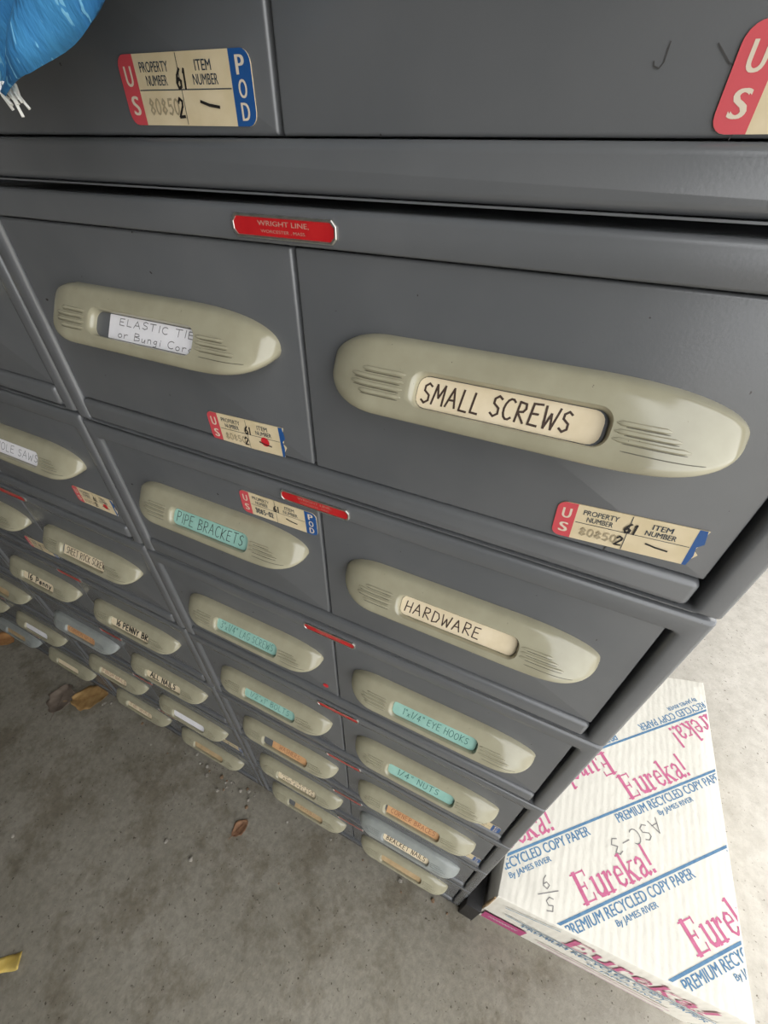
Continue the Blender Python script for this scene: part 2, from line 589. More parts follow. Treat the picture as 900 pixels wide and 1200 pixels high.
def pull_section(u):
    # half height and bulge along the length
    a, b = 0.17, 0.34
    hh = 1.0
    if u < a:
        hh = max(0.0, 1 - (1 - u / a) ** 2.1) ** 0.5
    elif u > 1 - b:
        hh = max(0.0, 1 - ((u - 1 + b) / b) ** 2.4) ** 0.44
    a, b = 0.17, 0.20
    dd = 1.0
    if u < a:
        dd = max(0.0, 1 - (1 - u / a) ** 2.2) ** 0.5
    elif u > 1 - b:
        dd = max(0.0, 1 - ((u - 1 + b) / b) ** 2.6) ** 0.5
    return HH * hh, HD * dd


def pull_point(u, t):
    hh, dd = pull_section(u)
    z, y = _prof(t)
    return Vector((-HL / 2 + u * HL, -dd * max(0, y), hh * z))


def on_face(x, s):
    """point on the sloping face at x and height z = s"""
    u = (x + HL / 2) / HL
    lo, hi = 0.1, 0.62
    for _ in range(24):
        m_ = (lo + hi) / 2
        if pull_point(u, m_).z > s:
            lo = m_
        else:
            hi = m_
    return pull_point(u, lo)


WX0, WX1, WZ = -0.0385, 0.0395, 0.0070
SLOPE = math.atan2(0.43 * HD, 0.92 * HH * 1.0)      # tilt of the label face
NRM = Vector((0, -math.cos(SLOPE), math.sin(SLOPE)))
DWN = Vector((0, math.sin(SLOPE), math.cos(SLOPE)))       # up the slope
FC = Vector((0, -0.755 * HD, 0.0)) + DWN * 0.0002       # middle of the window on the face
RECESS = 0.0040
CARD_AT = FC - NRM * RECESS


def pull_mesh(paint, name):
    mb = MB()
    NU, NA = 84, 40
    loops = []
    for i in range(NU + 1):
        u = 0.5 - 0.5 * math.cos(math.pi * i / NU)
        u = 0.0004 + u * 0.9992
        l = [pull_point(u, j / NA) for j in range(NA + 1)]
        x = -HL / 2 + u * HL
        l[0].y = l[-1].y = 0
        l += [Vector((x, 0.0008, l[-1].z)), Vector((x, 0.0008, l[0].z))]
        loops.append(l)
    mb.loft(loops, 0, True, True)
    base = mb.mesh('pull_blank', [paint], False, recalc=True)
    cb = MB()
    cl = []
    for d, gx0, gx1, gz in ((-RECESS, 0, 0, 0), (-0.0022, 0.0002, 0.0002, 0.0001), (-0.0009, 0.0010, 0.0005, 0.0004), (0.0, 0.0026, 0.0010, 0.0010),
                            (0.0012, 0.0060, 0.0020, 0.0020), (0.006, 0.019, 0.0060, 0.0065)):
        cl.append([Vector((x, 0, 0)) + FC + DWN * z + NRM * d for x, z in rrect(WX0 - gx0, WX1 + gx1, -WZ - gz, WZ + gz, 0.0050 + gz, 6)])
    cb.loft(cl, 0, True, True)
    cut = cb.mesh('cutter', [paint], False, recalc=True)
    ob, oc = obj('pull_blank', base), obj('cutter', cut)
    md = ob.modifiers.new('cut', 'BOOLEAN')
    md.operation = 'DIFFERENCE'
    md.object = oc
    md.solver = 'EXACT'
    dg = bpy.context.evaluated_depsgraph_get()
    me = bpy.data.meshes.new_from_object(ob.evaluated_get(dg))
    bpy.data.objects.remove(ob)
    bpy.data.objects.remove(oc)
    me.name = name
    me.materials.clear()
    me.materials.append(paint)
    me.materials.append(M_STEEL)
    for p in me.polygons:
        p.material_index = 1 if (abs((p.center - CARD_AT).dot(NRM)) < 2e-4 and p.normal.dot(NRM) > 0.9 and WX0 < p.center.x < WX1) else 0
    bm = bmesh.new()
    bm.from_mesh(me)

    # pressed flutes at both ends; dark rods paint groove shade and the long crease
    def flute(xa, xb, zf, r, mi=0):
        pts = [on_face(xa + (xb - xa) * k / 10, zf) + Vector((0, 0.0002, 0)) for k in range(11)]
        t = MB()
        t.tube(pts, r, mi, 6, [0.3] + [1] * 9 + [0.3])
        vs = [bm.verts.new(v) for v in t.v]
        for f, mm in zip(t.f, t.m):
            nf = bm.faces.new([vs[i] for i in f])
            nf.material_index = mm
    for zf, xa in ((0.0042, -0.065), (0.0014, -0.070), (-0.0014, -0.070), (-0.0042, -0.065)):
        flute(xa, -0.0440, zf, 0.0012)
        flute(xa, -0.0442, zf - 0.0012, 0.0003, 2)
    for zf, xb in ((0.0030, 0.060), (0.0004, 0.064), (-0.0022, 0.068)):
        flute(0.0415, xb, zf, 0.0011)
        flute(0.0440, xb + .0006, zf - 0.0010, 0.00028, 2)
    flute(0.0440, 0.076, -0.0056, 0.0003, 2)
    bm.to_mesh(me)
    bm.free()
    me.materials.append(M_GROOVE_SHADE)
    for p in me.polygons:
        p.use_smooth = True
    me.set_sharp_from_angle(angle=R(38))
    return me


ME_PULL = pull_mesh(M_KHAKI, 'pull_handle')
ME_PULL_GREY = pull_mesh(M_GREYH, 'pull_handle')
PULL_X = {1: 0.1055, -1: -0.1000}
PULL_Z = T - 0.0628


def nameplate_mesh():
    mb = MB()
    w, h = 0.0265, 0.0043

    def octo(i, c):
        a, b = w - i, h - i
        return [(a, -b + c), (a, b - c), (a - c, b), (-a + c, b), (-a, b - c), (-a, -b + c), (-a + c, -b), (a - c, -b)]
    mb.loft([at_y(octo(0, .002), 0.0006), at_y(octo(0, .002), -0.0010), at_y(octo(.0003, .002), -0.0013), at_y(octo(.0009, .0019), -0.0013),
             at_y(octo(.0011, .0018), -0.0009)], 0, True, True)
    mb.add(at_y(octo(.0010, .0018), -0.00095), [tuple(range(8))], 1)
    pl = lambda x, z, l=0: (x, -0.00102 - l, z)
    put_text(mb, 'WRIGHT LINE,', -0.0125, 0.0002, 0.026, 0.0021, pl, 2, 0.01)
    put_text(mb, 'WORCESTER , MASS.', -0.0112, -0.0022, 0.023, 0.0013, pl, 2)
    return mb.mesh('nameplate', [M_CHROME, M_RED, M_PLATE_TXT], recalc=False)


ME_PLATE = nameplate_mesh()

CARD = {'cream': M_CREAM, 'white': M_WHITE, 'teal': M_TEAL, 'orange': M_ORANGE, 'tan': M_TAN}
CW, CH = WX1 - WX0, 2 * WZ
CY = 0.0


def card_mesh(color, lines, ink, pen=0.0007, x0=0.0, x1=1.0, seed=1, tx=(0.06, 0.94), th=0.62):
    """label card slipped in the pull's window; lines = handwriting, top to bottom"""
    mb = MB()
    r = 0.0044
    a, b = WX0 + 0.0003 + x0 * CW, WX0 - 0.0003 + x1 * CW
    loop = rrect(a, b, -WZ + 0.0003, WZ - 0.0003, 0.0006 if x0 > 0 else r, 4)
    mb.loft([at_y(loop, CY + 0.0001), at_y(loop, CY - 0.0004)], 0, True, True)
    pl = lambda x, z, l=0: (x, CY - 0.00045 - l, z)
    n = len(lines)
    for i, s in enumerate(lines):
        if not s:
            continue
        cell = CH / n
        h = cell * th
        z = WZ - (i + 1) * cell + (cell - h) / 2
        w = (b - a)
        handwrite(mb, s, a + w * tx[0], z, w * (tx[1] - tx[0]), h, pl, 1, pen, seed + i)
    return mb.mesh('label_card', [CARD[color], ink], recalc=False)


def sticker_mesh(hand='2', torn=False, dot=False, faded=False, stamp='80850', no='61', bare_right=False):
    """government property sticker: red US end, two ruled fields, blue POD end"""
    W_, H_ = 0.0665, 0.0206
    mb = MB()
    r = 0.0040
    full = rrect(0, W_, 0, H_, r, 5)
    if torn:
        rng = random.Random(5)
        k = [p for p in full if p[0] < W_ - 0.0085]
        edge = [(W_ - 0.0042 - rng.uniform(0, 0.0026) - 0.002 * q / 9, H_ * (1 - q / 9)) for q in range(10)]
        left = [p for p in full if p[0] < W_ / 2]
        full = left + list(reversed(edge))
    mb.loft([at_y(full, 0.0002), at_y(full, -0.00025)], 0, True, True)
    y1, y2 = -0.0003, -0.00036
    # red end
    red = [p for p in rrect(0, W_, 0, H_, r, 5) if p[0] < 0.0045]
    mb.poly([(0.0088, y1, H_), *[(x, y1, z) for x, z in red], (0.0088, y1, 0)], 1)
    xb = 0.0570
    if torn:
        mb.poly([(xb, y1, 0), (xb + 0.0016, y1, 0), (xb + 0.0026, y1, 0.006), (xb + 0.002, y1, 0.011), (xb + 0.0042, y1, 0.0135),
                 (xb + 0.003, y1, H_), (xb, y1, H_)], 2)
    elif not bare_right:
        bl = [p for p in rrect(0, W_, 0, H_, r, 5) if p[0] > W_ - 0.0045]
        # ccw order starts at the upper right corner: reorder around the end
        up = [p for p in bl if p[1] > H_ / 2]
        lo = [p for p in bl if p[1] <= H_ / 2]
        mb.poly([(xb, y1, 0), *[(x, y1, z) for x, z in lo], *[(x, y1, z) for x, z in up], (xb, y1, H_)], 2)
    p2 = lambda x, z, l=0: (x, y2 - l, z)
    put_text(mb, 'U', 0.0028, 0.0115, 0.0038, 0.0058, p2, 3, 0.03)
    put_text(mb, 'S', 0.0030, 0.0030, 0.0036, 0.0058, p2, 3, 0.03)
    if not torn and not bare_right:
        for ch, z in (('P', 0.0140), ('O', 0.0078), ('D', 0.0016)):
            put_text(mb, ch, 0.0600, z, 0.0036, 0.0050, p2, 3, 0.03)
    put_text(mb, 'PROPERTY', 0.0118, 0.0154, 0.0150, 0.0029, p2, 4, 0.012)
    put_text(mb, 'NUMBER', 0.0140, 0.0116, 0.0112, 0.0029, p2, 4, 0.012)
    put_text(mb, 'ITEM', 0.0405, 0.0154, 0.0078, 0.0029, p2, 4, 0.012)
    put_text(mb, 'NUMBER', 0.0386, 0.0116, 0.0122, 0.0029, p2, 4, 0.012)
    ribbon(mb, [(0.0095, 0.0104), (0.0565, 0.0104)], 0.0003, p2, 4)
    ribbon(mb, [(0.0318, 0.0004), (0.0318, 0.0202)], 0.0003, p2, 4)
    y3 = lambda x, z, l=0: (x, y2 - 0.00018 - l, z)
    handwrite(mb, stamp, 0.0128, 0.0034, 0.0168, 0.0044, y3, 5 if not faded else 4, 0.0007, 3, 0, 0.02)
    if no:
        handwrite(mb, no, 0.0300, 0.0108, 0.0052, 0.0052, y3, 6, 0.0009, 8)
    if hand:
        handwrite(mb, hand, 0.0282, 0.0024, 0.0040, 0.0056, y3, 6, 0.0009, 9)
    ribbon(mb, [(0.0405, 0.0070), (0.0445, 0.0060), (0.0495, 0.0054)], 0.0009, y3, 6)
    if dot:
        mb.poly([y3(0.0450 + 0.0032 * math.cos(2 * math.pi * k / 18), 0.0078 + 0.0032 * math.sin(2 * math.pi * k / 18)) for k in range(18)], 7)
    return mb.mesh('property_sticker', [M_STK, M_SRED, M_SBLUE, M_SLET, M_SNAVY, M_STAMP, M_INK, M_DOT], recalc=False)


ME_STK = sticker_mesh()
ME_STK_TORN = sticker_mesh(torn=True)
ME_STK_DOT = sticker_mesh(dot=True, torn=True)
ME_STK_DARK = sticker_mesh(hand='', stamp='3085-02', no='61', faded=True)

STACK_X = [0.0, -0.4515, -0.9030]
STACK_Z = [0.0, 0.0032, 0.0062]
GROUP = 'drawer cabinet units in the stacks'


def top_z(row, stack):     # row 0 = topmost seen (A), 1 = B ... 7 = H (on the floor)
    return (1 - row) * H + STACK_Z[stack]


def unit(row, stack, label, left=None, right=None):
    """one cabinet: frame, rail, nameplate, two drawers with pull, label card and stickers"""
    base = Vector((STACK_X[stack], 0.0, FLOOR + (7 - row) * H + STACK_Z[stack]))
    root = bpy.data.objects.new('drawer_cabinet', None)
    COL.objects.link(root)
    root.location = base
    root.empty_display_size = 0.05
    thing(root, label, 'file cabinet', GROUP)
    obj('cabinet_frame', ME_FRAME, root)
    obj('bottom_rail', ME_RAIL, root)
    obj('nameplate', ME_PLATE, root, (-0.0018, 0, T - 0.0102), label='red enamel nameplate with chrome rim')
    for side, d in ((-1, left or {}), (1, right or {})):
        dr = obj('drawer', ME_FRONT_R if side > 0 else ME_FRONT_L, root)
        grey = d.get('grey')
        obj('pull_handle', ME_PULL_GREY if grey else ME_PULL, dr, (PULL_X[side], 0.003, PULL_Z),
            label='worn grey pull with a label window' if grey else 'khaki enamelled pull with a label window')
        if 'card' in d:
            obj('label_card', card_mesh(**d['card']), dr,
                Vector((PULL_X[side], 0.003, PULL_Z)) + CARD_AT, (-SLOPE, 0, 0), label=d.get('cl'))
        for me, x, z, rz in d.get('stickers', []):
            obj('property_sticker', me, dr, (x, 0.0027, z), (0, rz, 0), 'cream property sticker with a red end')
        for nm, me, x, z, lb in d.get('marks', []):
            obj(nm, me, dr, (x, 0.0027, z), (0, 0, 0), lb)
    return root


def mark_mesh(name, strokes, w, m):
    mb = MB()
    pl = lambda x, z, l=0: (x, -l, z)
    for s in strokes:
        ribbon(mb, s, w, pl, 0)
    return mb.mesh(name, [m])


ME_J = mark_mesh('ink_mark', [[(.0015, .0052), (.0014, .0016), (.0006, .0004), (-.0008, .0009), (-.0011, .0018)]], 0.00028, M_SCR)
ME_CRACK = mark_mesh('ink_mark', [[(-.008, .012), (-.004, .0085), (.0012, .0065), (.0035, .003)], [(.0035, .0045), (.004, -.002), (.0028, -.006)]], 0.0003, M_SCR)


def disc_mesh(name, r, m):
    mb = MB()
    mb.loft([[(r * math.cos(2 * math.pi * k / 16), y, r * math.sin(2 * math.pi * k / 16)) for k in range(16)] for y in (0.0003, -0.0004)], 0, True, True)
    return mb.mesh(name, [m], recalc=True)


ME_REDDOT = disc_mesh('dot_sticker', 0.0033, M_DOT)
ME_HAIR = mark_mesh('ink_mark', [[(0, 0.018), (.0004, 0.010), (-.001, 0.0)]], 0.0004, M_SCR)

c = lambda color, lines, ink, **k: dict(color=color, lines=lines, ink=ink, **k)
lz = lambda row, zabs: zabs - ((1 - row) * H - H)        # absolute z (right stack) -> unit-local z

# right stack, top to bottom
unit(0, 0, 'topmost visible grey two-drawer cabinet, blue cloth draped over it, big US property stickers',
     left=dict(stickers=[(ME_STK, -0.0765, lz(0, 0.0222), R(0.6))]),
     right=dict(stickers=[(ME_STK, 0.1412, lz(0, 0.0196), R(-.5))],
                marks=[('ink_mark', ME_J, 0.1235, lz(0, 0.0322), 'dark hook-shaped mark'), ('ink_mark', ME_CRACK, 0.1440, lz(0, 0.0246), 'dark crack line across the sticker')]))
unit(1, 0, 'grey two-drawer cabinet whose cards read ELASTIC and SMALL SCREWS',
     left=dict(card=c('white', ['ELASTIC TIE', 'or Bungi Cord'], M_PENCIL, pen=0.00045, x0=0.14, tx=(0.12, 1.0), th=0.55, seed=4), cl='white card with pencilled writing',
               stickers=[(ME_STK_DOT, -0.0806, lz(1, -0.1338), R(-2.0))]),
     right=dict(card=c('cream', ['SMALL SCREWS'], M_INK2, pen=0.0009, x1=0.985, tx=(0.03, 0.86), th=0.60, seed=3), cl='cream card reading SMALL SCREWS',
                stickers=[(ME_STK_TORN, 0.1402, lz(1, -0.1296), R(-4.0))],
                marks=[('ink_mark', ME_HAIR, 0.1665, lz(1, -0.1318), 'dark hairline on the sticker')]))
unit(2, 0, 'grey two-drawer cabinet whose cards read PIPE BRACKETS and HARDWARE',
     left=dict(card=c('teal', ['PIPE BRACKETS'], M_INK, pen=0.00055, th=0.62, tx=(0.04, 0.94), seed=6), cl='teal card reading PIPE BRACKETS',
               stickers=[(ME_STK_DARK, -0.0700, lz(2, -0.1938), R(-.5))]),
     right=dict(card=c('cream', ['HARDWARE'], M_INK2, pen=0.0008, th=0.55, tx=(0.04, 0.72), seed=7), cl='cream card reading HARDWARE'))
unit(3, 0, 'grey two-drawer cabinet whose teal cards read LAG SCREWS and EYE HOOKS',
     left=dict(card=c('teal', ['3"x1/4" LAG SCREWS'], M_PEN, pen=0.0005, th=0.55, seed=8), cl='teal card reading LAG SCREWS',
               marks=[('dot_sticker', ME_REDDOT, -0.0158, lz(3, -0.4197), 'small red dot sticker')]),
     right=dict(card=c('teal', ['1"x1/4" EYE HOOKS'], M_PEN, pen=0.00055, th=0.45, tx=(0.12, 0.92), seed=9), cl='teal card reading EYE HOOKS'))
unit(4, 0, 'grey two-drawer cabinet whose teal cards read BOLTS and NUTS',
     left=dict(card=c('teal', ['1/2"x1" BOLTS'], M_PEN, pen=0.0005, th=0.5, tx=(0.1, 0.9), seed=10), cl='teal card reading BOLTS'),
     right=dict(card=c('teal', ['1/4" NUTS'], M_PEN, pen=0.0007, th=0.5, tx=(0.14, 0.8), seed=11), cl='teal card reading NUTS',
                stickers=[(ME_STK, 0.1375, 0.0197, R(0))]))
unit(5, 0, 'grey two-drawer cabinet with two orange cards, third from the floor in the right stack',
     left=dict(card=c('orange', ['WASHERS'], M_RUST, pen=0.0006, x0=0.20, th=0.5, tx=(0.2, 0.8), seed=12), cl='orange card, set to the right in the window'),
     right=dict(card=c('orange', ['CORNER BRACES'], M_RUST, pen=0.0007, th=0.5, tx=(0.08, 0.94), x0=0.03, seed=13), cl='orange card with rust-coloured writing',
                stickers=[(ME_STK, 0.1405, 0.0197, R(0))]))
unit(6, 0, 'grey two-drawer cabinet with the card BRACKET NAILS, second from the floor in the right stack',
     left=dict(card=c('cream', ['NO SCREWS', ' AND EYELETS'], M_INK2, pen=0.0007, th=0.6, tx=(0.08, 0.95), seed=14), cl='cream card with two lines of writing'),
     right=dict(grey=True, card=c('cream', ['BRACKET NAILS'], M_INK2, pen=0.0010, th=0.62, tx=(0.07, 0.94), seed=15), cl='cream card reading BRACKET NAILS'))
unit(7, 0, 'bottom grey two-drawer cabinet of the right stack, standing on the floor with tan cards',
     left=dict(card=c('tan', ['HOSE'], M_RUST, pen=0.0005, x0=0.18, th=0.4, tx=(0.2, 0.8), seed=16), cl='tan card, set to the right in the window'),
     right=dict(card=c('tan', [''], M_RUST), cl='plain tan card'))

# left stack
unit(1, 1, 'grey two-drawer cabinet left of the ELASTIC drawer, topmost visible of the left stack')
unit(2, 1, 'grey two-drawer cabinet whose white card reads HOLE SAWS',
     left=dict(card=c('cream', [''], M_INK)),
     right=dict(card=c('white', ['HOLE SAWS'], M_PENCIL, pen=0.00055, th=0.5, tx=(0.1, 0.96), seed=20), cl='white card reading HOLE SAWS',
                stickers=[(ME_STK_DOT, 0.1445, 0.0330 - 0.0032, R(0))]))
unit(3, 1, 'grey two-drawer cabinet whose cream card reads SHEET ROCK SCREWS',
     left=dict(card=c('cream', [''], M_INK), stickers=[(ME_STK, -0.0705, 0.0185, R(-1.5))]),
     right=dict(card=c('cream', ['SHEET ROCK SCREW'], M_INK2, pen=0.0009, th=0.6, x0=0.03, tx=(0.06, 0.98), seed=21), cl='cream card reading SHEET ROCK SCREW'))
unit(4, 1, 'grey two-drawer cabinet whose two cream cards are lettered 16 PENNY in bold black',
     left=dict(card=c('cream', ['16 Penny'], M_INK, pen=0.0019, th=0.66, tx=(0.12, 0.9), seed=22), cl='cream card with bold black writing'),
     right=dict(card=c('cream', ['16 PENNY BRI'], M_INK, pen=0.0019, th=0.66, tx=(0.12, 1.0), seed=23), cl='cream card reading 16 PENNY BRI'))
unit(5, 1, 'grey two-drawer cabinet with the card ALL NAILS and one worn grey pull',
     left=dict(grey=True, card=c('orange', ['COMMON NAILS'], M_RUST, pen=0.0006, th=0.5, seed=24), cl='brownish orange card'),
     right=dict(card=c('cream', ['ALL NAILS'], M_INK, pen=0.0019, th=0.7, tx=(0.1, 0.85), seed=25), cl='cream card reading ALL NAILS'))
unit(6, 1, 'grey two-drawer cabinet second from the floor in the left stack, one plain white card',
     left=dict(card=c('cream', ['FINISH NAILS'], M_RUST, pen=0.0008, th=0.6, seed=26), cl='cream card with rust-coloured writing'),
     right=dict(card=c('white', [''], M_PENCIL), cl='plain white card', stickers=[(ME_STK, 0.1445, 0.0195, R(0))]))
unit(7, 1, 'bottom grey two-drawer cabinet of the left stack, standing on the floor',
     left=dict(card=c('cream', ['TIE WIRE'], M_RUST, pen=0.0008, th=0.5, seed=27), cl='cream card with rust-coloured writing'),
     right=dict(card=c('tan', [''], M_RUST), cl='plain tan card'))

# far left stack
unit(4, 2, 'grey two-drawer cabinet at the left frame edge, topmost visible of the far left stack')
unit(5, 2, 'grey two-drawer cabinet third from the floor in the far left stack', right=dict(card=c('tan', [''], M_RUST)))
unit(6, 2, 'grey two-drawer cabinet second from the floor in the far left stack, white card showing',
     left=dict(card=c('orange', [''], M_RUST), cl='orange card'), right=dict(card=c('white', [''], M_PENCIL), cl='plain white card'))
unit(7, 2, 'bottom grey two-drawer cabinet of the far left stack, standing on the floor',
     left=dict(grey=True, card=c('tan', [''], M_RUST)), right=dict(card=c('cream', [''], M_RUST), cl='plain cream card'))

# ------------------------------------------------------------------ black block beside the right stack
M_BLACK = noisy('plain_black', (0.008, 0.007, 0.007), (0.018, 0.016, 0.015), 40, rough=0.6)
me = bar_mesh('black_block', 0.2256, 0.2520, FLOOR, FLOOR + 0.10, -0.0075, 0.34, 0.0012, 0.0012, M_BLACK)
for v in me.vertices:
    v.co -= Vector((0.2388, 0, FLOOR))
thing(obj('black_block', me, None, (0.2388, 0, FLOOR)), 'black block on the floor between the right cabinet stack and the white carton', 'block')

# ------------------------------------------------------------------ the copy paper carton
BZ = FLOOR + 0.2
M_CARTON = mat('white_corrugated_board', (0.70, 0.665, 0.58), 0.7, 0, 0.3)
b_ = M_CARTON.node_tree.nodes['Principled BSDF']
tc_ = nd(M_CARTON, 'ShaderNodeTexCoord')
wv = nd(M_CARTON, 'ShaderNodeTexWave', wave_type='BANDS', bands_direction='X')
wv.inputs['Scale'].default_value = 28
wv.inputs['Distortion'].default_value = 1.2
wv.inputs['Detail'].default_value = 2
lk(M_CARTON, tc_.outputs['Object'], wv.inputs['Vector'])
nz_ = nd(M_CARTON, 'ShaderNodeTexNoise')
nz_.inputs['Scale'].default_value = 45
nz_.inputs['Detail'].default_value = 4
lk(M_CARTON, tc_.outputs['Object'], nz_.inputs['Vector'])
ad = nd(M_CARTON, 'ShaderNodeMath', operation='MULTIPLY_ADD')
lk(M_CARTON, wv.outputs['Fac'], ad.inputs[0])
ad.inputs[1].default_value = 0.12
lk(M_CARTON, nz_.outputs['Fac'], ad.inputs[2])
bp_ = nd(M_CARTON, 'ShaderNodeBump')
bp_.inputs['Strength'].default_value = 0.6
bp_.inputs['Distance'].default_value = 0.003
lk(M_CARTON, ad.outputs[0], bp_.inputs['Height'])
lk(M_CARTON, bp_.outputs[0], b_.inputs['Normal'])
M_PINK = noisy('carton_print_pink', (0.46, 0.085, 0.19), (0.54, 0.13, 0.25), 120, rough=0.6)
M_CBLUE = noisy('carton_print_blue', (0.055, 0.16, 0.29), (0.09, 0.21, 0.34), 120, rough=0.6)
M_KRAFT = noisy('torn_kraft_edge', (0.30, 0.20, 0.10), (0.45, 0.32, 0.18), 120, rough=0.85)
M_TAPE = mat('magenta_print_panel', (0.42, 0.05, 0.17), 0.5)

carton = bpy.data.objects.new('paper_carton', None)
COL.objects.link(carton)
CO = Vector((0.26, 0.03, FLOOR))
carton.location = CO
thing(carton, 'white copy paper carton printed Eureka! in pink, on the floor right of the cabinets', 'box')
TOP = [(0.2572, 0.0041), (0.6000, 0.0235), (0.5905, 0.5500), (0.5600, 0.5420), (0.2520, 0.4450)]      # ccw seen from above
mb = MB()


def carton_loop(z, grow, bulge=0.0):
    out = []
    n = len(TOP)
    cx, cy = 0.425, 0.26
    for i in range(n):
        (ax, ay), (bx, by) = TOP[i], TOP[(i + 1) % n]
        for k in range(8):
            t = k / 8
            x, y = ax + (bx - ax) * t, ay + (by - ay) * t
            dx, dy = by - ay, -(bx - ax)
            l = math.hypot(dx, dy)
            q = bulge * math.sin(math.pi * t) if i != 4 else bulge * 1.6 * math.sin(math.pi * t) ** 0.5
            x += dx / l * q
            y += dy / l * q
            l2 = math.hypot(x - cx, y - cy)
            out.append((x + (x - cx) / l2 * grow - CO.x, y + (y - cy) / l2 * grow - CO.y, z - CO.z))
    return out


mb.loft([carton_loop(FLOOR, -0.002), carton_loop(FLOOR + 0.03, -0.001, 0.0003), carton_loop(FLOOR + 0.10, 0.0, 0.0015), carton_loop(BZ - 0.02, 0.0, 0.001),
         carton_loop(BZ - 0.004, 0.0), carton_loop(BZ - 0.0008, -0.0012), carton_loop(BZ, -0.0040)], 0, True, True)
obj('carton_body', mb.mesh('carton_body', [M_CARTON], True, 30, recalc=True), carton)

EX, EY = math.cos(R(41.8)), math.sin(R(41.8))


def print_group(mb, e0, n0, flip, place0):
    sg = -1 if flip else 1
    pl = lambda a, b, l=0: place0(e0 + sg * a, n0 + sg * b, l)
    serif_word(mb, 0, 0.0070, 0.143, 0.037, pl, 0)
    put_text(mb, 'PREMIUM RECYCLED COPY PAPER', -0.043, -0.0166, 0.238, 0.0130, pl, 1, 0.026)
    put_text(mb, 'By JAMES RIVER', 0.034, -0.0300, 0.076, 0.0095, pl, 1, 0.026)


mb = MB()
top_pl = lambda e, n, l=0: (e * EX - n * EY, e * EY + n * EX, BZ + 0.00030 + l)
for e0, n0, fl in ((0.3181, -0.2222, 0), (0.3181 + 0.316, -0.2222, 0), (0.3181 - 0.296, -0.2222, 0), (0.4873, -0.1272, 0), (0.191, -0.1272, 0), (0.4417, -0.3155, 0), (0.791, -0.0335, 1), (0.495, -0.0335, 1)):
    print_group(mb, e0, n0, fl, top_pl)
for n0 in (-0.41, -0.3155, -0.2222, -0.1272, -0.0335):
    ribbon(mb, [(0.0, n0), (0.95, n0)], 0.0036, top_pl, 1)
me = mb.mesh('carton_print', [M_PINK, M_CBLUE])
bm = bmesh.new()
bm.from_mesh(me)
for i in range(len(TOP)):
    (ax, ay), (bx, by) = TOP[i], TOP[(i + 1) % len(TOP)]
    nx, ny = by - ay, -(bx - ax)
    l = math.hypot(nx, ny)
    nx, ny = nx / l, ny / l
    bmesh.ops.bisect_plane(bm, geom=bm.verts[:] + bm.edges[:] + bm.faces[:], plane_co=(ax - nx * 0.0035, ay - ny * 0.0035, BZ), plane_no=(nx, ny, 0), clear_outer=True)
bmesh.ops.translate(bm, verts=bm.verts, vec=-CO)
bm.to_mesh(me)
bm.free()
obj('carton_print', me, carton, label='pink and blue printing across the carton top')
# pencilled notes on the carton top
mb = MB()
dE = Vector((0.4165 - 0.4868, 0.1481 - 0.2151)).normalized()
note = lambda x, z, l=0: (0.4868 + 0.006 + dE.x * x - dE.y * z - CO.x, 0.2151 + dE.y * x + dE.x * z - CO.y, BZ + 0.00055 + l - CO.z)
handwrite(mb, 'ASC-3', 0, -0.012, 0.106, 0.021, note, 0, 0.0013, 31)
n9 = lambda x, z, l=0: (0.328 - 0.9 * x + 0.25 * z - CO.x, 0.043 - 0.25 * x - 0.9 * z - CO.y, BZ + 0.00055 + l - CO.z)
obj('pencil_note', mb.mesh('pencil_note', [M_PENCIL]), carton, label='grey pencilled letters')
mb = MB()
ribbon(mb, [(-0.017, -0.005), (0.017, 0.005)], 0.0012, n9, 0)
handwrite(mb, '5', -0.008, 0.0055, 0.017, 0.017, n9, 0, 0.0012, 5)
handwrite(mb, '9', -0.006, -0.0225, 0.017, 0.017, n9, 0, 0.0012, 6)
obj('pencil_note', mb.mesh('pencil_note', [M_PENCIL]), carton, label='grey pencilled numbers')
# printing on the carton's front side
mb = MB()
fa, fb = Vector((TOP[0][0], TOP[0][1])), Vector((TOP[1][0], TOP[1][1]))
fd = (fb - fa).normalized()
front = lambda x, z, l=0: (fa.x + fd.x * x + fd.y * (0.0022 + l) - CO.x, fa.y + fd.y * x - fd.x * (0.0022 + l) - CO.y, BZ + z - CO.z)
serif_word(mb, 0.115, -0.068, 0.20, 0.052, front, 0)
ribbon(mb, [(0.03, -0.078), (0.335, -0.078)], 0.004, front, 1)
ribbon(mb, [(0.02, -0.030), (0.095, -0.006)], 0.003, front, 1)
put_text(mb, 'PREMIUM RECYCLED COPY PAPER', 0.06, -0.104, 0.27, 0.018, front, 1, 0.012)
put_text(mb, 'By JAMES RIVER', 0.17, -0.130, 0.11, 0.014, front, 1, 0.02)
mb.poly([front(0.004, -0.175), front(0.075, -0.175), front(0.075, -0.125), front(0.004, -0.125)], 2)
ribbon(mb, [(0.014 + 0.0026 * k, -0.150 + (0.006 if k % 2 else -0.004)) for k in range(20)], 0.0022, front, 3)
for k in range(2):
    ribbon(mb, [(0.10 + .02 * k, -0.152 - .02 * k), (0.30, -0.152 - .02 * k)], 0.006, front, 3)
obj('side_print', mb.mesh('side_print', [M_PINK, M_CBLUE, M_TAPE, noisy('faint_mauve_print', (0.45, 0.30, 0.34), (0.6, 0.45, 0.48), 60, rough=0.6)]), carton,
    label='pink and blue printing on the front side of the carton')
